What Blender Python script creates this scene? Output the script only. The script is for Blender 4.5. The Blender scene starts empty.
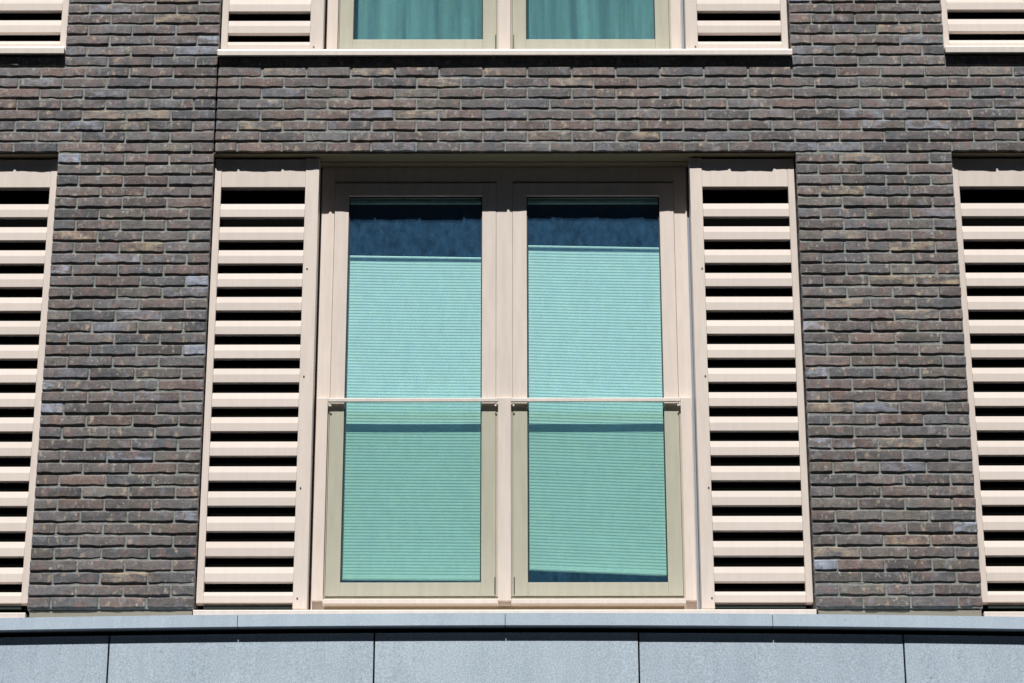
import bpy, bmesh, math, random
from mathutils import Vector, Matrix
random.seed(7)
S = bpy.context.scene
COL = S.collection

# ------------------------------------------------------------------ materials
def mat(name):
    m = bpy.data.materials.new(name); m.use_nodes = True
    nt = m.node_tree; nt.nodes.clear()
    out = nt.nodes.new('ShaderNodeOutputMaterial')
    return m, nt, out
def N(nt, typ, **kw):
    n = nt.nodes.new(typ)
    for k, v in kw.items():
        if k in n.inputs: n.inputs[k].default_value = v
        else: setattr(n, k, v)
    return n
def L(nt, a, b): nt.links.new(a, b)
def coords(nt, sc=(1, 1, 1)):
    g = N(nt, 'ShaderNodeNewGeometry'); mp = N(nt, 'ShaderNodeMapping')
    mp.inputs['Scale'].default_value = sc
    L(nt, g.outputs['Position'], mp.inputs['Vector']); return mp.outputs['Vector']
def noise(nt, vec, scale, detail=4, rough=.55):
    n = N(nt, 'ShaderNodeTexNoise'); n.inputs['Scale'].default_value = scale
    n.inputs['Detail'].default_value = detail; n.inputs['Roughness'].default_value = rough
    L(nt, vec, n.inputs['Vector']); return n.outputs['Fac']
def ramp(nt, fac, stops):
    r = N(nt, 'ShaderNodeValToRGB'); L(nt, fac, r.inputs['Fac'])
    e = r.color_ramp.elements
    while len(e) < len(stops): e.new(.5)
    for el, (p, c) in zip(e, stops):
        el.position = p; el.color = (*c, 1) if len(c) == 3 else c
    return r.outputs['Color']
def mixc(nt, fac, a, b, bt='MIX'):
    m = N(nt, 'ShaderNodeMix', data_type='RGBA', blend_type=bt)
    for s, v in ((m.inputs[0], fac), (m.inputs[6], a), (m.inputs[7], b)):
        if hasattr(v, 'links') or hasattr(v, 'is_linked'): L(nt, v, s)
        elif isinstance(v, (int, float)): s.default_value = v
        else: s.default_value = (*v, 1)
    return m.outputs[2]
def bump(nt, h, strength, dist):
    b = N(nt, 'ShaderNodeBump'); b.inputs['Strength'].default_value = strength
    b.inputs['Distance'].default_value = dist; L(nt, h, b.inputs['Height']); return b.outputs['Normal']

def paint(name, c, rough=.42, var=.06, streak=True, metal=0.0):
    m, nt, out = mat(name)
    p = N(nt, 'ShaderNodeBsdfPrincipled'); p.inputs['Roughness'].default_value = rough
    p.inputs['Metallic'].default_value = metal
    v = coords(nt, (1, 1, .12) if streak else (1, 1, 1))
    f = noise(nt, v, 38, 5, .6)
    dark = tuple(x * (1 - var) for x in c); light = tuple(min(1, x * (1 + var * .5)) for x in c)
    col = ramp(nt, f, [(.35, dark), (.62, light)])
    f2 = noise(nt, coords(nt), 5, 3)
    col = mixc(nt, ramp(nt, f2, [(.5, (0, 0, 0)), (.75, (.35, .35, .35))]), col, tuple(x * .93 for x in c))
    oi = N(nt, 'ShaderNodeObjectInfo')
    col = mixc(nt, 1.0, col, ramp(nt, oi.outputs['Random'], [(0, (.93, .93, .925)), (1, (1.02, 1.02, 1.02))]), 'MULTIPLY')
    drip = ramp(nt, noise(nt, coords(nt, (1, 1, .04)), 55, 4, .7), [(.60, (0, 0, 0)), (.78, (.30, .30, .30))])
    col = mixc(nt, drip, col, tuple(x * .78 for x in c))
    L(nt, col, p.inputs['Base Color'])
    L(nt, bump(nt, noise(nt, coords(nt), 260, 2), .08, .0006), p.inputs['Normal'])
    L(nt, p.outputs[0], out.inputs['Surface']); return m

M = {}
M['beige'] = paint('beige_coated_aluminium', (.765, .678, .615))
M['slat'] = paint('pale_slat_coating', (.77, .69, .635), rough=.75, var=.03)
M['slat'].node_tree.nodes['Principled BSDF'].inputs['Specular IOR Level'].default_value = .2
M['rail'] = paint('rail_coating', (.76, .70, .65), rough=.35)
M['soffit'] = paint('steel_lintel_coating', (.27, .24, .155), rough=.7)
M['dark'] = paint('black_membrane', (.004, .0045, .004), rough=1, streak=False)
M['dark'].node_tree.nodes['Principled BSDF'].inputs['Specular IOR Level'].default_value = 0
M['green'] = paint('dark_green_steel', (.035, .055, .05), rough=.5, streak=False)
M['flash'] = paint('olive_flashing', (.30, .275, .22), rough=.6, streak=False)
M['gasket'] = paint('black_rubber', (.02, .024, .028), rough=.6, streak=False)
M['seal'] = paint('blue_grey_seal', (.30, .36, .44), rough=.7, streak=False)
M['footshade'] = paint('painted_shade_brown', (.30, .235, .145), rough=.6, streak=False)  # brown stands in for the shade on the frame's bottom strip
M['screw'] = paint('dark_screw', (.10, .08, .07), rough=.5, streak=False)
M['room'] = paint('room_plaster', (.10, .12, .14), rough=.9, streak=False)
M['blindrail'] = paint('white_blind_rail', (.86, .86, .84), rough=.35, streak=False)

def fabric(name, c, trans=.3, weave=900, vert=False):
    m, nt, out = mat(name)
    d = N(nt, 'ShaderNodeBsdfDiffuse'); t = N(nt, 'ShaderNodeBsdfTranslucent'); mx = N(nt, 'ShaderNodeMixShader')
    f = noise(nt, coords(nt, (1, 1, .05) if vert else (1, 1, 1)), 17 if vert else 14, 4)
    col = ramp(nt, f, [(.3, tuple(x * (.45 if vert else .93) for x in c)), (.7, c)])  # curtain only: dark vertical streaks put fold shade into the colour
    L(nt, col, d.inputs['Color']); L(nt, col, t.inputs['Color'])
    mx.inputs[0].default_value = trans
    L(nt, d.outputs[0], mx.inputs[1]); L(nt, t.outputs[0], mx.inputs[2]); L(nt, mx.outputs[0], out.inputs['Surface'])
    return m
M['blind'] = fabric('white_pleated_fabric', (.93, .93, .91), .06)
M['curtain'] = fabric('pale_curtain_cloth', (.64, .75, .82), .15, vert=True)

def glass(name, tint, dust=0.0, dustcol=(.2, .35, .5), refl=1.0):
    m, nt, out = mat(name)
    tr = N(nt, 'ShaderNodeBsdfTransparent'); tr.inputs['Color'].default_value = (*tint, 1)
    gl = N(nt, 'ShaderNodeBsdfGlossy'); gl.inputs['Roughness'].default_value = .015
    gl.inputs['Color'].default_value = (refl, refl, refl, 1)
    lw = N(nt, 'ShaderNodeLayerWeight'); lw.inputs['Blend'].default_value = .5
    pw = N(nt, 'ShaderNodeMath', operation='POWER'); L(nt, lw.outputs['Facing'], pw.inputs[0]); pw.inputs[1].default_value = 5
    ma = N(nt, 'ShaderNodeMath', operation='MULTIPLY_ADD'); L(nt, pw.outputs[0], ma.inputs[0])
    ma.inputs[1].default_value = .96; ma.inputs[2].default_value = .03
    mx = N(nt, 'ShaderNodeMixShader'); L(nt, ma.outputs[0], mx.inputs[0])
    L(nt, tr.outputs[0], mx.inputs[1]); L(nt, gl.outputs[0], mx.inputs[2])
    L(nt, bump(nt, noise(nt, coords(nt), 2.2, 2), .25, .004), gl.inputs['Normal'])
    last = mx.outputs[0]
    if dust:
        df = N(nt, 'ShaderNodeBsdfDiffuse'); df.inputs['Color'].default_value = (*dustcol, 1)
        f = noise(nt, coords(nt), 115, 5, .85)
        f3 = noise(nt, coords(nt, (1, 1, .6)), 30, 4, .7)
        mm = N(nt, 'ShaderNodeMath', operation='MULTIPLY'); L(nt, f, mm.inputs[0]); L(nt, f3, mm.inputs[1])
        mr = N(nt, 'ShaderNodeMapRange'); L(nt, mm.outputs[0], mr.inputs['Value'])
        mr.inputs['From Min'].default_value = .1; mr.inputs['From Max'].default_value = .42
        mr.inputs['To Min'].default_value = dust * .35; mr.inputs['To Max'].default_value = dust * 1.9
        m2 = N(nt, 'ShaderNodeMixShader'); L(nt, mr.outputs[0], m2.inputs[0])
        L(nt, last, m2.inputs[1]); L(nt, df.outputs[0], m2.inputs[2]); last = m2.outputs[0]
    L(nt, last, out.inputs['Surface']); return m
M['pane'] = glass('teal_window_glass', (.862, .992, .965), dust=.066, dustcol=(.20, .52, 1.0))
M['balglass'] = glass('pale_green_balustrade_glass', (.936, .960, .937), refl=.9)

def concrete(name, c, speck=.16, sc=170):
    m, nt, out = mat(name)
    p = N(nt, 'ShaderNodeBsdfPrincipled'); p.inputs['Roughness'].default_value = .85
    v = coords(nt)
    a = ramp(nt, noise(nt, v, sc, 3, .7), [(.32, tuple(x * (1 - speck) for x in c)), (.66, tuple(x * (1 + speck) for x in c))])
    b = ramp(nt, noise(nt, v, 2.3, 5, .6), [(.3, (.90, .91, .93)), (.7, (1.04, 1.03, 1.02))])
    col = mixc(nt, 1.0, a, b, 'MULTIPLY')
    run = ramp(nt, noise(nt, coords(nt, (1, 1, .09)), 13, 5, .65), [(.42, (1, 1, 1)), (.72, (.88, .89, .90))])
    col = mixc(nt, 1.0, col, run, 'MULTIPLY')
    pores = ramp(nt, noise(nt, v, 75, 2, .4), [(.24, (.62, .62, .62)), (.28, (1, 1, 1))])
    col = mixc(nt, 1.0, col, pores, 'MULTIPLY')
    oi = N(nt, 'ShaderNodeObjectInfo')
    col = mixc(nt, 1.0, col, ramp(nt, oi.outputs['Random'], [(0, (.95, .95, .96)), (1, (1.03, 1.03, 1.02))]), 'MULTIPLY')
    L(nt, col, p.inputs['Base Color'])
    L(nt, bump(nt, noise(nt, v, 220, 3, .7), .5, .0015), p.inputs['Normal'])
    L(nt, p.outputs[0], out.inputs['Surface']); return m
M['ledge'] = concrete('bluish_ledge_stone', (.51, .62, .725), .13, 190)
M['panel'] = concrete('speckled_cladding_stone', (.47, .57, .66), .26, 135)
M['facing'] = concrete('blocker_brick', (.10, .085, .075), .2, 20)
M['paving'] = concrete('street_asphalt', (.045, .045, .045), .15, 30)

# brick: per-brick colour comes with the mesh, patches and grain are procedural
m, nt, out = mat('dark_handmade_brick'); M['brick'] = m
p = N(nt, 'ShaderNodeBsdfPrincipled'); p.inputs['Roughness'].default_value = .72
at = N(nt, 'ShaderNodeAttribute', attribute_name='brick_colour')
pa = N(nt, 'ShaderNodeAttribute', attribute_name='patch')
g = N(nt, 'ShaderNodeNewGeometry')
ad = N(nt, 'ShaderNodeVectorMath', operation='ADD'); L(nt, g.outputs['Position'], ad.inputs[0])
L(nt, pa.outputs['Color'], ad.inputs[1])
mp = N(nt, 'ShaderNodeMapping'); mp.inputs['Scale'].default_value = (1, 1, 2.2); L(nt, ad.outputs[0], mp.inputs['Vector'])
V = mp.outputs['Vector']
blot = ramp(nt, noise(nt, V, 16, 5, .6), [(.28, (.66, .67, .70)), (.5, (1, 1, 1)), (.74, (1.35, 1.27, 1.20))])
col = mixc(nt, 1.0, at.outputs['Color'], blot, 'MULTIPLY')
grain = ramp(nt, noise(nt, V, 190, 3, .7), [(.30, (.52, .52, .54)), (.52, (1, 1, 1)), (.74, (1.55, 1.52, 1.48))])
col = mixc(nt, 1.0, col, grain, 'MULTIPLY')
# ash-yellow or blue glaze patch, strength in the alpha of "tone"
to = N(nt, 'ShaderNodeAttribute', attribute_name='tone')
pf = ramp(nt, noise(nt, V, 11, 5, .65), [(.44, (0, 0, 0)), (.62, (1, 1, 1))])
mu = N(nt, 'ShaderNodeMath', operation='MULTIPLY'); L(nt, pf, mu.inputs[0]); L(nt, to.outputs['Alpha'], mu.inputs[1])
col = mixc(nt, mu.outputs[0], col, to.outputs['Color'])
# fine firing marks inside every brick: rusty, ashen, cream and bluish flecks
stv = N(nt, 'ShaderNodeMapping'); stv.inputs['Scale'].default_value = (1.0, 1, .62); L(nt, ad.outputs[0], stv.inputs['Vector'])
SV = stv.outputs['Vector']
def shifted(o):
    q = N(nt, 'ShaderNodeVectorMath', operation='ADD'); L(nt, SV, q.inputs[0]); q.inputs[1].default_value = o; return q.outputs[0]
for off, sc_, lo, hi, amt, cc in (((3, 0, 1), 21, .53, .66, .65, (.27, .165, .145)), ((11, 4, 2), 26, .55, .68, .60, (.28, .285, .33)),
                                  ((7, 9, 5), 30, .58, .72, .85, (.56, .46, .34)), ((2, 8, 13), 55, .62, .72, .65, (.62, .61, .60)),
                                  ((21, 3, 6), 44, .54, .70, .60, (.07, .07, .072))):
    fk = ramp(nt, noise(nt, shifted(off), sc_, 4, .62), [(lo, (0, 0, 0)), (hi, (amt, amt, amt))])
    col = mixc(nt, fk, col, cc)
# faint lime bloom in places on the whole wall
bl = ramp(nt, noise(nt, coords(nt), 3.1, 6, .7), [(.56, (0, 0, 0)), (.80, (.30, .30, .30))])
col = mixc(nt, bl, col, (.26, .27, .28))
L(nt, col, p.inputs['Base Color'])
L(nt, bump(nt, noise(nt, V, 95, 6, .75), 1.0, .0045), p.inputs['Normal'])
L(nt, p.outputs[0], out.inputs['Surface'])

m, nt, out = mat('grey_mortar'); M['mortar'] = m
p = N(nt, 'ShaderNodeBsdfPrincipled'); p.inputs['Roughness'].default_value = .95
v = coords(nt)
L(nt, ramp(nt, noise(nt, v, 60, 5, .7), [(.3, (.14, .158, .15)), (.7, (.38, .405, .39))]), p.inputs['Base Color'])
L(nt, bump(nt, noise(nt, v, 150, 4, .7), .9, .003), p.inputs['Normal'])
L(nt, p.outputs[0], out.inputs['Surface'])

# ------------------------------------------------------------------ mesh helpers
class MB:
    def __init__(s, o=(0, 0, 0)): s.v = []; s.f = []; s.o = Vector(o)
    def box(s, x0, x1, y0, y1, z0, z1):
        b = len(s.v)
        for x in (x0, x1):
            for y in (y0, y1):
                for z in (z0, z1): s.v.append(Vector((x, y, z)) - s.o)
        for q in ((0, 1, 3, 2), (4, 6, 7, 5), (0, 4, 5, 1), (2, 3, 7, 6), (0, 2, 6, 4), (1, 5, 7, 3)):
            s.f.append([b + i for i in q])
        return s
    def prism_x(s, prof, x0, x1):       # prof: closed (y,z) outline extruded along x
        b = len(s.v); n = len(prof)
        for x in (x0, x1):
            for y, z in prof: s.v.append(Vector((x, y, z)) - s.o)
        for i in range(n):
            j = (i + 1) % n; s.f.append([b + i, b + j, b + n + j, b + n + i])
        s.f.append([b + i for i in range(n)][::-1]); s.f.append([b + n + i for i in range(n)])
        return s
    def cyl_y(s, x, z, y0, y1, r, n=12):
        b = len(s.v)
        for y in (y0, y1):
            for i in range(n):
                a = 2 * math.pi * i / n; s.v.append(Vector((x + r * math.cos(a), y, z + r * math.sin(a))) - s.o)
        for i in range(n):
            j = (i + 1) % n; s.f.append([b + i, b + j, b + n + j, b + n + i])
        s.f.append([b + i for i in range(n)]); s.f.append([b + n + i for i in range(n)][::-1])
        return s
    def build(s, name, material, parent=None, bevel=0, smooth=False):
        me = bpy.data.meshes.new(name); me.from_pydata([tuple(v) for v in s.v], [], s.f)
        bm = bmesh.new(); bm.from_mesh(me)
        bmesh.ops.recalc_face_normals(bm, faces=bm.faces)
        if bevel:
            ed = [e for e in bm.edges if len(e.link_faces) == 2 and e.calc_face_angle(0) > .35]
            bmesh.ops.bevel(bm, geom=ed, offset=bevel, segments=2, profile=.6, affect='EDGES', clamp_overlap=True)
        bm.to_mesh(me); bm.free()
        me.materials.append(material)
        if smooth: me.shade_smooth()
        o = bpy.data.objects.new(name, me); COL.objects.link(o)
        if parent: o.parent = parent
        else: o.location = s.o
        return o
def tag(o, label=None, cat=None, group=None, kind=None):
    for k, v in (('label', label), ('category', cat), ('group', group), ('kind', kind)):
        if v: o[k] = v
    if cat and 'kind' not in o: o['kind'] = 'thing'
    return o
def thing(name, loc, label, cat, group=None):
    o = bpy.data.objects.new(name, None); COL.objects.link(o); o.location = loc
    o.empty_display_size = .1
    return tag(o, label, cat, group, 'thing')
def copy_thing(root, off, label):
    kids = {}
    for o in S.objects:
        if o.parent: kids.setdefault(o.parent.name, []).append(o)
    def rec(o, par):
        c = o.copy(); COL.objects.link(c)
        if par: c.parent = par
        for ch in kids.get(o.name, []): rec(ch, c)
        return c
    r = rec(root, None); r.location = root.location + Vector(off); r['label'] = label
    return r

UP = 2.915; SIDE = 3.678
XL, XR = -1.485, 1.415            # reveals of the middle opening
LINT = 7.5145                     # underside of the brick band over it

# ------------------------------------------------------------------ brick wall
CP = .0605; Z0 = 5.155
BH = .0476
def wall():
    root = thing('brick_wall', (0, 0, Z0), 'dark grey brown handmade brick facade around the louvres and windows, with long thin bricks', 'wall')
    vs, fs, cols, pats, tones = [], [], [], [], []
    base = [((.100, .087, .084), 36), ((.092, .087, .088), 28), ((.084, .084, .091), 14), ((.118, .088, .080), 14), ((.108, .098, .088), 12), ((.122, .088, .078), 4)]
    pool = [c for c, w in base for _ in range(w)]
    def brick(x0, x1, zb, zt):
        nx = max(4, int((x1 - x0) / .016)); nz = 3
        c = random.choice(pool); j = random.uniform(.66, 1.26); c = tuple(q * j * t_ for q, t_ in zip(c, (1.62, 1.70, 1.73)))
        pt = (random.uniform(0, 60), random.uniform(0, 60), random.uniform(0, 60), 1)
        r = random.random(); short = (x1 - x0) < .15
        if short and r < .16:
            tn = (.46, .52, .64, random.uniform(.7, 1.0))
            if random.random() < .5: c = (.30, .335, .41)
        elif r < .045: tn = (.34, .38, .47, random.uniform(.4, .9))
        elif r < .115: tn = (.56, .45, .31, random.uniform(.45, .9))
        elif r < .22: tn = (.21, .14, .115, random.uniform(.3, .6))
        elif r < .60: tn = (.22, .215, .22, random.uniform(.25, .6))
        else: tn = (0, 0, 0, 0)
        yj = random.uniform(-.0022, .0022); ty = random.uniform(-.0018, .0018); tz = random.uniform(-.0012, .0012)
        zj = random.uniform(-.0011, .0011)
        ph = [random.uniform(0, 6.3) for _ in range(4)]; am = random.uniform(.0006, .0022)
        cx = (x0 + x1) / 2; h = (zt - zb) / 2; cz = (zt + zb) / 2 + zj
        b0 = len(vs)
        # rings: front inner grid then edge lip then back
        xs = [x0 + (x1 - x0) * i / nx for i in range(nx + 1)]
        rows = []
        lev = [(-1, .0022), (-.9, .0004), (0, 0), (.80, .0006), (1, .0052)]
        for (lz, ly) in lev:
            row = []
            for i, x in enumerate(xs):
                e = min(i, nx - i)
                ex = .0050 if e == 0 else (.0006 if e == 1 else 0)
                wob = am * (math.sin(x * 41 + ph[0]) + .7 * math.sin(x * 97 + ph[1])) if lz < 0 else .55 * am * (math.sin(x * 38 + ph[2]) + .6 * math.sin(x * 83 + ph[3]))
                if lz == 0: wob = 0
                corner = .0035 * (1 if e == 0 and abs(lz) == 1 else 0) * (-1 if lz > 0 else 1)
                xx = x
                if e == 0: xx = x + random.uniform(-.0010, .0010)
                if e == 1: xx = (xs[0] + .006) if i == 1 else (xs[-1] - .006)
                yy = max(ly, ex) + yj + ty * (x - cx) / .1 + tz * lz + random.uniform(-.0004, .0004)
                row.append(len(vs)); vs.append((xx, yy, cz + lz * h + wob + corner - Z0))
            rows.append(row)
        for a, b in zip(rows, rows[1:]):
            for i in range(nx): fs.append((a[i], a[i + 1], b[i + 1], b[i]))
        # sides going back into the mortar
        ring = rows[0] + [r_[-1] for r_ in rows[1:]] + rows[-1][-2::-1] + [r_[0] for r_ in rows[-2:0:-1]]
        back = []
        for k in ring: back.append(len(vs)); vs.append((vs[k][0], .055, vs[k][2]))
        n = len(ring)
        for i in range(n):
            j2 = (i + 1) % n; fs.append((ring[j2], ring[i], back[i], back[j2]))
        nf = len(fs)
        cols.extend([(*c, 1)] * (nf - len(cols))); pats.extend([pt] * (nf - len(pats))); tones.extend([tn] * (nf - len(tones)))
    J = .0088
    def row_of(xa, xb, z, first_half, pitch):
        zb = z; zt = z + BH
        x = xa; half = first_half; jl = .001
        while x < xb - .02:
            w = pitch / 2 if half else pitch
            half = False
            e = min(x + w, xb)
            jr = random.uniform(.0028, .0052) if e < xb - .001 else .001
            brick(x + jl, e - jr, zb, zt); jl = random.uniform(.0028, .0052)
            x = e
    KT = 90                       # up to the next lintel and a little over
    PW = .2223; PM = 2.9 / 13
    XE = 4.6
    for k in range(0, KT):
        z = Z0 + CP * k; even = k % 2 == 0
        band = (39 <= k <= 47) or k >= 87
        if band:
            # left of the movement joint, laid back from it
            row_of(-1.487 - 14 * PW - (PW / 2 if not even else 0), -1.4885, z, False, PW)
            n0 = -1.4830
            row_of(n0, n0 + 28 * PM, z, not even, PM)
        else:
            row_of(-2.263, XL, z, even, PW)
            row_of(XR, 2.195, z, not even, PW)
    me = bpy.data.meshes.new('bricks'); me.from_pydata(vs, [], fs)
    for nm, dat in (('brick_colour', cols), ('patch', pats), ('tone', tones)):
        a = me.attributes.new(nm, 'FLOAT_COLOR', 'FACE')
        a.data.foreach_set('color', [q for c in dat for q in c])
    me.materials.append(M['brick'])
    bm = bmesh.new(); bm.from_mesh(me); bmesh.ops.recalc_face_normals(bm, faces=bm.faces); bm.to_mesh(me); bm.free()
    o = bpy.data.objects.new('bricks', me); COL.objects.link(o); o.parent = root
    # mortar body: sheet with fine relief set back behind the arrises
    mb = MB((0, 0, Z0)); R = .0074
    zt = Z0 + CP * 47 + BH + .001
    mb.box(-2.261, XL - .003, R, .30, Z0 - .006, LINT - .0005)
    mb.box(XR + .003, 2.193, R, .30, Z0 - .006, LINT - .0005)
    mb.box(-2.261, XL - .003, R, .30, zt + .0005, 10.417)
    mb.box(XR + .003, 2.193, R, .30, zt + .0005, 10.417)
    mb.box(-4.6, -1.492, R, .30, LINT + .002, zt)
    mb.box(-1.478, 4.6, R, .30, LINT + .002, zt)
    mb.box(-4.6, 4.6, R, .30, 10.4185, 10.60)
    mb.build('mortar', M['mortar'], root)
    MB((0, 0, Z0)).box(-1.492, -1.478, .035, .29, LINT + .004, zt).build('movement_joint', M['dark'], root)
wall()

# ------------------------------------------------------------------ louvres
PITCH = .1256
def louvre(mirror, label):
    # drawn for the left side (wide stile to the right) around x = 0 .. .52, then mirrored if needed
    W0 = -1.481; loc = (-1.22, .05, 5.158) if not mirror else (1.148, .05, 5.158)
    root = thing('louvre_panel', loc, label, 'louvre', 'slatted louvre panels beside the windows')
    cx = -1.22
    def X(a, b):
        a -= cx; b -= cx
        return (a, b) if not mirror else (-b, -a)
    def mb(): return MB((0, .05, 5.158))
    a, b = X(-1.481, -1.4485); mb().box(a, b, .05, .095, 5.190, 7.4955).build('stile', M['beige'], root, .0015)
    # thin outer flange beside the brick
    WS = -1.0205 if mirror else -1.0285          # the right hand stile is a little slimmer
    a, b = X(WS, -.9600 if mirror else -.9615); mb().box(a, b, .048, .158, 5.160, 7.4975).build('stile', M['beige'], root, .002)
    a, b = X(-1.4480, WS - .0005)
    mb().box(a, b, .052, .095, 7.341, 7.494).build('top_rail', M['beige'], root, .0015)
    m_ = mb(); m_.prism_x([(.052, 5.192), (.095, 5.192), (.095, 5.245), (.058, 5.245), (.052, 5.226)], a, b)
    m_.build('bottom_rail', M['slat'], root, .0008)
    for i in range(16):
        z = 7.2515 - PITCH * i + random.uniform(-.0006, .0006); d = .052 + random.uniform(-.0004, .0004)
        t = .003
        pr = [(d + .008, z), (d, z - .033), (d, z - .073), (d + .003, z - .0755), (d + .026, z - .0755), (d + .026, z - .066),
              (d + .026 - t, z - .066), (d + .026 - t, z - .0725), (d + t, z - .0725), (d + t, z - .034), (d + .0105, z - .0012)]
        sl = mb(); sl.prism_x(pr, a + .0005, b - .0005); sl.build('slat', M['slat'], root)
    a2, b2 = X(-1.4480, WS - .0005)
    mb().box(a2, b2, .132, .150, 5.175, 7.49).build('backing_sheet', M['dark'], root)
    sb = mb(); sb.box(a2, b2, .064, .08, 5.168, 5.181)
    sb.build('lower_channel', M['green'], root, .001)
    for z in (5.211, 5.757, 6.327, 6.895):
        q = X(-1.0075, -1.0075)[0]; mb().cyl_y(q, z, .0455, .049, .0042).build('screw', M['screw'], root)
    return root
lv_l = louvre(False, 'full height beige slatted louvre between the left brick pier and the large lower window')
lv_r = louvre(True, 'full height beige slatted louvre between the large lower window and the right brick pier')
copy_thing(lv_l, (SIDE, 0, 0), 'tall beige slatted louvre cut off by the right edge, right of the right brick pier')
copy_thing(lv_r, (-SIDE, 0, 0), 'tall beige slatted louvre cut off by the left edge, left of the left brick pier')
copy_thing(lv_l, (0, 0, UP), 'bottom end of beige louvre left of the curtained upper window')
copy_thing(lv_r, (0, 0, UP), 'bottom end of beige louvre right of the curtained upper window')
copy_thing(lv_l, (SIDE, 0, UP + .006), 'bottom end of beige louvre in the top right corner')
copy_thing(lv_r, (-SIDE, 0, UP + .006), 'bottom end of beige louvre in the top left corner')

# ------------------------------------------------------------------ window
FX0, FX1 = -.953, .876
def window(label):
    root = thing('casement_window', (-.038, .16, 5.16), label, 'window', 'double casement windows of the facade')
    O = (-.038, .16, 5.16)
    f = MB(O)
    f.box(FX0, -.8875, .158, .235, 5.13, 7.500)
    f.box(.8115, FX1, .158, .235, 5.13, 7.500)
    f.box(-.8870, .8110, .158, .235, 7.420, 7.500)
    f.box(-.8870, .8110, .158, .235, 5.206, 5.250)
    f.build('frame', M['beige'], root, .0015)
    MB(O).box(-.8870, .8110, .160, .235, 5.13, 5.2055).build('shaded_frame_foot', M['footshade'], root)  # foot of the beige frame, its shade put into the colour
    MB(O).box(-.9600, FX0 - .0003, .172, .23, 5.13, 7.5).build('edge_seal', M['seal'], root)
    MB(O).box(FX1 + .0003, .8875, .172, .23, 5.13, 7.5).build('edge_seal', M['seal'], root)
    MB(O).box(-.0782, .0032, .1535, .235, 5.2505, 7.4195).build('mullion', M['beige'], root, .0015)
    for (sx0, gx0, gx1, sx1, hx) in ((-.8855, -.816, -.148, -.0792, -.0835), (.0042, .074, .739, .8095, .009)):
        s_ = MB(O)
        s_.box(sx0, gx0, .152, .215, 5.253, 7.408); s_.box(gx1, sx1, .152, .215, 5.253, 7.408)
        s_.box(gx0 + .0003, gx1 - .0003, .152, .215, 7.340, 7.408); s_.box(gx0 + .0003, gx1 - .0003, .152, .215, 5.253, 5.320)
        sash = s_.build('sash', M['beige'], root, .0014)
        MB(O).box(gx0 + .0005, gx1 - .0005, .172, .178, 5.3205, 7.3395).build('pane', M['pane'], sash)
        g_ = MB(O); gi = .0055
        g_.box(gx0 + .0002, gx0 + gi, .1655, .1715, 5.3202, 7.3398); g_.box(gx1 - gi, gx1 - .0002, .1655, .1715, 5.3202, 7.3398)
        g_.box(gx0 + gi, gx1 - gi, .1655, .1715, 5.3202, 5.3202 + gi * .8); g_.box(gx0 + gi, gx1 - gi, .1655, .1715, 7.3398 - gi, 7.3398)
        g_.build('gasket', M['gasket'], sash)
        h_ = MB(O).box(hx - .001, hx + .003, .1495, .152, 5.262, 5.345); h_.build('hinge', M['gasket'], sash)
    return root
w_mid = window('large two leaf window in beige frame with white pleated blinds behind its teal glass')
copy_thing(w_mid, (0, 0, UP - .010), 'upper two leaf window with curtains behind teal glass, cut by the top edge')
for dx, t1 in ((-SIDE, 'left'), (SIDE, 'right')):
    copy_thing(w_mid, (dx, 0, 0), 'two leaf window beyond the %s edge, next to the cut off louvre' % t1)

# ------------------------------------------------------------------ glass balustrade
def balustrade(label):
    O = (-.038, .125, 5.20)
    root = thing('glass_balustrade', O, label, 'balustrade', 'glass guard rails in front of the windows')
    for a, b in ((-.947, -.894), (-.0675, -.0055), (.818, .870)):
        MB(O).box(a, b, .126, .151, 5.222, 6.2460).build('post', M['beige'], root, .002)
    for a, b in ((-.8935, -.068), (-.005, .8175)):
        MB(O).box(a, b, .127, .142, 6.2265, 6.2450).build('rail', M['rail'], root, .0018)
        MB(O).box(a + .003, b - .003, .1325, .1395, 5.225, 6.2255).build('glass_sheet', M['balglass'], root, .0008)
        b_ = MB(O); b_.box(a, b, .106, .1475, 5.203, 5.2245); b_.build('bottom_channel', M['rail'], root, .0015)
        for q in (a + .012, b - .012): MB(O).cyl_y(q, 6.208, .1285, .132, .0045).build('clamp', M['blindrail'], root)
    return root
bal = balustrade('waist high glass balustrade with three beige posts across the lower window')
copy_thing(bal, (0, 0, UP), 'glass balustrade of the upper window, only its lower part in view')
for dx, t1 in ((-SIDE, 'left'), (SIDE, 'right')):
    copy_thing(bal, (dx, 0, 0), 'glass balustrade beyond the %s edge' % t1)

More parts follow.
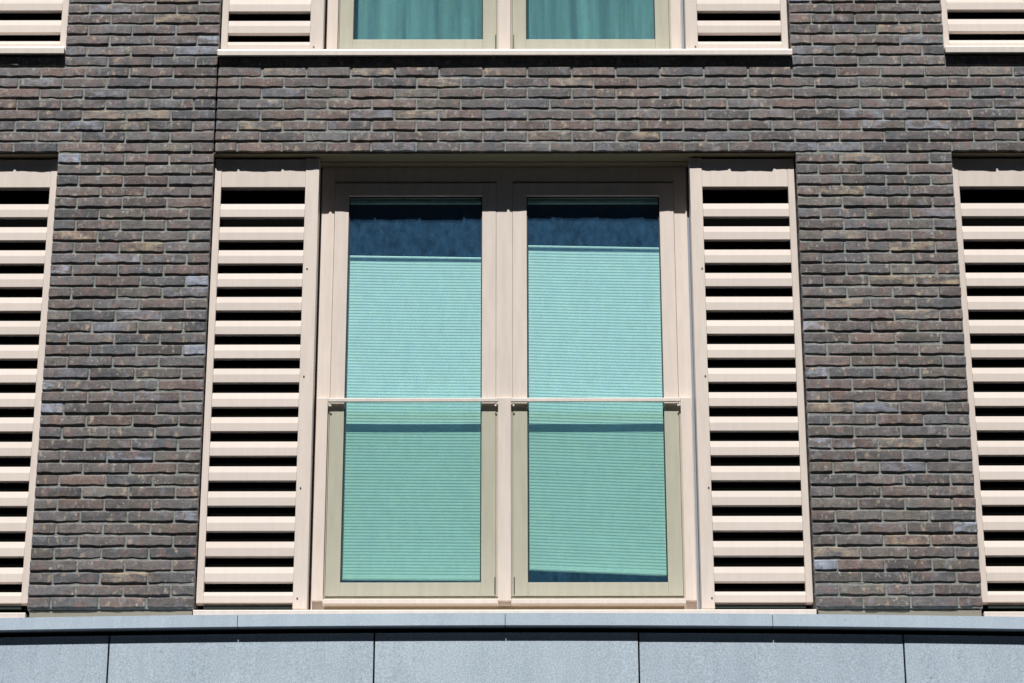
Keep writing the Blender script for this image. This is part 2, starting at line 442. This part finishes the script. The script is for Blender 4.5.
# ------------------------------------------------------------------ pleated blinds
def blind(x0, x1, zt0, zt1, zb0, zb1, label):
    O = ((x0 + x1) / 2, .205, min(zb0, zb1))
    root = thing('pleated_blind', O, label, 'blind', 'pleated blinds behind the lower window')
    n = int((zt0 - zb0) / .0158); amp = .0007
    vs, fs = [], []; nxx = 8
    for k in range(2 * n + 1):
        # long facet turned to the sky, short facet turned down
        t = (k // 2 + (.64 if k % 2 else 0)) / n
        if k == 2 * n: t = 1
        y = .203 + (-amp if k % 2 else amp) 
        for i in range(nxx + 1):
            u = i / nxx; x = x0 + (x1 - x0) * u
            zt = zt0 + (zt1 - zt0) * u; zb = zb0 + (zb1 - zb0) * u
            sag = -.0020 * math.sin(math.pi * u) * (1 - t)
            vs.append((x - O[0], y - O[1] + .0005 * math.sin(u * 5 + k * .05), zt + (zb - zt) * t + sag - O[2]))
    for k in range(2 * n):
        for i in range(nxx):
            a = k * (nxx + 1) + i; fs.append((a, a + 1, a + nxx + 2, a + nxx + 1))
    me = bpy.data.meshes.new('fabric'); me.from_pydata(vs, [], fs); me.materials.append(M['blind'])
    o = bpy.data.objects.new('fabric', me); COL.objects.link(o); o.parent = root
    def bar(za, zb_, nm, h, y0=.194, y1=.214):
        m_ = MB(O); b = 0
        for x, z in ((x0, za), (x1, zb_)):
            for y in (y0, y1):
                for dz in (0, h): m_.v.append(Vector((x, y, z + dz)) - m_.o)
        for q in ((0, 1, 3, 2), (4, 6, 7, 5), (0, 4, 5, 1), (2, 3, 7, 6), (0, 2, 6, 4), (1, 5, 7, 3)): m_.f.append(list(q))
        m_.build(nm, M['blindrail'], root, .002)
    bar(zt0 + .0005, zt1 + .0005, 'top_rail', .010)
    bar(zb0 - .0115, zb1 - .0115, 'bottom_rail', .011)
    bar(7.318, 7.318, 'head_rail', .014)
    for q in (x0 + .12, x1 - .12): MB(O).box(q - .0004, q + .0004, .2036, .2044, zt0 + .008, 7.319).build('cord', M['gasket'], root)
blind(-.812, -.152, 7.020, 7.009, 5.360, 5.355, 'white pleated blind in the left leaf, hanging slightly lower at its top')
blind(.078, .735, 7.075, 7.062, 5.407, 5.379, 'white pleated blind in the right leaf, higher top and tilted bottom edge with dark gap')

# ------------------------------------------------------------------ curtains of the upper window
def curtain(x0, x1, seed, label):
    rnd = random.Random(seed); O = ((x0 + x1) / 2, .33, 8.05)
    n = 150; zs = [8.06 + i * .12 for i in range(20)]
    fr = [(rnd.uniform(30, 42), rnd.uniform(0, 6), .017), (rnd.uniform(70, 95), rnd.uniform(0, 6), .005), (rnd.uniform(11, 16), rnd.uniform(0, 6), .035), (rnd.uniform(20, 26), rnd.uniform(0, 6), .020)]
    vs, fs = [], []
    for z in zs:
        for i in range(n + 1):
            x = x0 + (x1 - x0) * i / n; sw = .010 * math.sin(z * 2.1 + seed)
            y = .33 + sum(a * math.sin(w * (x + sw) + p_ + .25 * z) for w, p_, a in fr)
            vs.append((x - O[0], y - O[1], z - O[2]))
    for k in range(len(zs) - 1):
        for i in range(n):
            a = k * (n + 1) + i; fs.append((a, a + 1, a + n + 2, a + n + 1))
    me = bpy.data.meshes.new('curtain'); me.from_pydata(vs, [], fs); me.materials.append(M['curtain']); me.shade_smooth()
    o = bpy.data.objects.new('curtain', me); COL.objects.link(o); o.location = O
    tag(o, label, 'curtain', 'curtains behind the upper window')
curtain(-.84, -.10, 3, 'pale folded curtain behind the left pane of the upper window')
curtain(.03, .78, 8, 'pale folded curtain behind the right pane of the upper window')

# ------------------------------------------------------------------ sills, lintel soffits, flashings
def sill(x0, x1, zt, h, nose, label, zin):
    mt = M['beige'] if zt < 6 else M['rail']
    O = ((x0 + x1) / 2, nose, zt - h)
    m_ = MB(O).prism_x([(nose, zt - h), (nose, zt - (.0035 if zt < 6 else .007)), (nose + .002, zt), (.157, zin), (.157, zin - .012), (nose + .014, zt - .014), (nose + .014, zt - h)], x0, x1)
    tag(m_.build('window_sill', mt), label, 'sill', 'folded metal sills')
sill(XL + .001, XR - .001, 5.1360, .0450, -.020, 'thin beige sill strip under the lower window and its two louvres', 5.133)
sill(XL - .001, XR + .003, 8.0715, .032, -.030, 'long beige sill under the upper curtained window, above the brick band', 8.062)
sill(XL - .001 - SIDE, XR - SIDE, 8.088, .036, -.030, 'short piece of beige sill in the top left corner', 8.075)
sill(XL + SIDE, XR + .003 + SIDE, 8.088, .036, -.030, 'short piece of beige sill in the top right corner', 8.075)
sill(XL + .001 - SIDE, XR - .001 - SIDE, 5.124, .033, -.020, 'beige sill strip under the louvre at the left edge', 5.133)
sill(XL + .001 + SIDE, XR - .001 + SIDE, 5.124, .033, -.020, 'beige sill strip under the louvre at the right edge', 5.133)
def lintel(dx, dz, label):
    O = (dx, .1, LINT + dz)
    m_ = MB(O).box(XL + dx + .001, XR + dx - .001, .014, .105, LINT - .009 + dz, LINT + .001 + dz)
    m_.box(XL + dx + .001, XR + dx - .001, .108, .30, LINT - .0125 + dz, LINT + .001 + dz)
    tag(m_.build('lintel', M['soffit'], None, .001), label, 'lintel', 'steel lintels under the brick')
lintel(0, 0, 'beige steel lintel underside under the brick band, over the lower window')
lintel(-SIDE, 0, 'steel lintel over the louvre at the left edge')
lintel(SIDE, 0, 'steel lintel over the louvre at the right edge')
for dx in (0, -SIDE, SIDE):
    lintel(dx, UP - .008, 'steel lintel over the upper storey window')
def flashing(x0, x1, label):
    m_ = MB(((x0 + x1) / 2, 0, 5.1)).prism_x([(.016, 5.088), (.013, 5.138), (.018, 5.147), (.06, 5.1478), (.06, 5.088)], x0 + .012, x1 - .008)
    tag(m_.build('flashing_strip', M['flash'], None, .001), label, 'flashing', 'flashing strips under the brick piers')
flashing(-2.263, XL, 'olive metal flashing strip under the left brick pier')
flashing(XR, 2.195, 'olive metal flashing strip under the right brick pier')

# ------------------------------------------------------------------ stone ledge and cladding, gently bowed in plan
def bow(x): return min(.105, .082 * (x / 2.5) ** 2)      # the storey below curves gently away to both sides
def bowed(x0, x1, y0, y1, z0, z1, name, material, bev):
    n = max(10, int((x1 - x0) * 8)); O = ((x0 + x1) / 2, bow((x0 + x1) / 2) + y0, z0); m_ = MB(O)
    for i in range(n + 1):
        x = x0 + (x1 - x0) * i / n
        for y, z in ((y0 + bow(x), z0), (y1, z0), (y1, z1), (y0 + bow(x), z1)): m_.v.append(Vector((x, y, z)) - m_.o)
    for i in range(n):
        for j in range(4):
            k = (j + 1) % 4; m_.f.append([i * 4 + j, i * 4 + k, i * 4 + 4 + k, i * 4 + 4 + j])
    m_.f.append([0, 1, 2, 3]); m_.f.append([n * 4 + q for q in (3, 2, 1, 0)])
    o = m_.build(name, material, None, 0); 
    return o
o = bowed(-4.9, 4.9, -.114, -.001, 5.0350, 5.0885, 'ledge_bedding', M['gasket'], 0); tag(o, 'dark bedding in the joints between the ledge stones', 'bedding')
ljs = [-4.97, -3.735, -2.502, -1.268, -.033, 1.201, 2.435, 3.669, 4.9]
lab = {1: 'bluish ledge stone at the far left of the row', 2: 'bluish ledge stone below the left brick pier',
       3: 'bluish ledge stone below the left half of the lower window', 4: 'bluish ledge stone below the right half of the lower window',
       5: 'bluish ledge stone below the right brick pier', 6: 'bluish ledge stone cut off at the right edge'}
for i in range(len(ljs) - 1):
    o = bowed(ljs[i] + .0016, ljs[i + 1] - .0016, -.12, -.0, 5.0330, 5.0905, 'ledge_stone', M['ledge'], 0)
    tag(o, lab.get(i, 'bluish ledge stone further along the ledge'), 'ledge stone', 'ledge stones under the wall')
pjs = [-4.312, -3.088, -1.864, -.636, .582, 1.808, 3.03, 4.25]
plab = {1: 'grey cladding slab in the bottom left corner', 2: 'grey speckled cladding slab below the left pier and left louvre',
        3: 'grey speckled cladding slab below the middle of the window', 4: 'grey speckled cladding slab below the right louvre', 5: 'grey cladding slab in the bottom right corner'}
for i in range(len(pjs) - 1):
    dz = random.uniform(-.002, .002)
    o = bowed(pjs[i] + .0042, pjs[i + 1] - .0042, -.081 + dz, .06, 3.85, 5.008, 'cladding_slab', M['panel'], 0)
    tag(o, plab.get(i, 'grey cladding slab further along'), 'cladding slab', 'cladding slabs under the ledge')
# dark carcass behind the slab joints and the lower storey below them
o = bowed(-4.9, 4.9, -.06, .30, 3.84, 5.0280, 'parapet_core', M['dark'], 0); tag(o, 'dark structure in the joints between the stone slabs', 'wall core')
o = bowed(-4.9, 4.9, -.05, .30, 0, 3.839, 'lower_storey_wall', M['panel'], 0); tag(o, 'plain stone wall of the storey below the slabs', 'wall')

# ------------------------------------------------------------------ rooms behind the glass, ground
def room(dx, dz):
    m_ = MB(); x0, x1, y0, y1, z0, z1 = XL + dx - .3, XR + dx + .3, .301, 3.6, 5.10 + dz, 7.80 + dz
    if dz: z0 = 7.83; z1 = 10.6
    for q in ([(x0, y1, z0), (x1, y1, z0), (x1, y1, z1), (x0, y1, z1)], [(x0, y0, z0), (x0, y1, z0), (x0, y1, z1), (x0, y0, z1)],
              [(x1, y0, z0), (x1, y1, z0), (x1, y1, z1), (x1, y0, z1)], [(x0, y0, z0), (x1, y0, z0), (x1, y1, z0), (x0, y1, z0)],
              [(x0, y0, z1), (x1, y0, z1), (x1, y1, z1), (x0, y1, z1)]):
        b = len(m_.v); m_.v += [Vector(p_) for p_ in q]; m_.f.append([b, b + 1, b + 2, b + 3])
    tag(m_.build('room_interior', M['room']), kind='structure')
room(0, 0); room(0, UP); room(-SIDE, 0); room(SIDE, 0)
g_ = MB(); g_.v = [Vector(q) for q in ((-300, -300, 0), (300, -300, 0), (300, 300, 0), (-300, 300, 0))]; g_.f = [[0, 1, 2, 3]]
tag(g_.build('ground', M['paving']), kind='structure')

# ------------------------------------------------------------------ unseen block added to cut sky light and ground bounce
def sky_blocker():
    O = (0, -25, 0)
    root = thing('unseen_light_blocker', O, 'tall dark brick block added out of view behind the viewer to cut sky light', 'light_blocker')
    MB(O).box(-45, 45, -37, -25, 0, 36.5).build('wall', M['facing'], root)
    for k in range(9):
        for i in range(11):
            x = -37.5 + i * 7.5; z = 2 + k * 3.5
            m_ = MB(O); m_.box(x - .95, x + .95, -24.97, -24.93, z, z + 2.1); f_ = m_.build('window', M['gasket'], root)
    MB(O).box(-45.2, 45.2, -37.2, -24.8, 36.504, 37.0).build('blocker_top', M['flash'], root)
sky_blocker()
# ------------------------------------------------------------------ light, sky, camera
sdir = Vector((-math.tan(math.radians(5.5)), -1, 1.74)).normalized()      # towards the sun
w = bpy.data.worlds.new('World'); S.world = w; w.use_nodes = True
nt = w.node_tree; bg = nt.nodes['Background']
sky = nt.nodes.new('ShaderNodeTexSky'); sky.sky_type = 'NISHITA'; sky.sun_disc = False; sky.air_density = .7; sky.dust_density = 0
sky.sun_elevation = math.asin(sdir.z); sky.sun_rotation = math.radians(185.5)
nt.links.new(sky.outputs[0], bg.inputs['Color']); bg.inputs['Strength'].default_value = .05
sl = bpy.data.lights.new('sun', 'SUN'); sl.energy = 5; sl.angle = math.radians(.5); sl.color = (1, .965, .92)
so = bpy.data.objects.new('sun', sl); COL.objects.link(so)
so.rotation_euler = sdir.to_track_quat('Z', 'Y').to_euler()
so.location = (0, -10, 20)
cam = bpy.data.cameras.new('camera'); co = bpy.data.objects.new('camera', cam); COL.objects.link(co)
cam.sensor_width = 36; cam.lens = 2693 / 1024 * 36; cam.clip_end = 1000
co.matrix_world = Matrix.Translation((0, -12.1, 1.6)) @ Matrix.Rotation(math.radians(112), 4, 'X') @ Matrix.Rotation(-.0011, 4, 'Z')
S.camera = co
S.view_settings.view_transform = 'Standard'; S.view_settings.look = 'None'
S.view_settings.exposure = .22; S.view_settings.gamma = 1
S.cycles.transparent_max_bounces = 24; S.cycles.max_bounces = 8
S.cycles.use_denoising = True
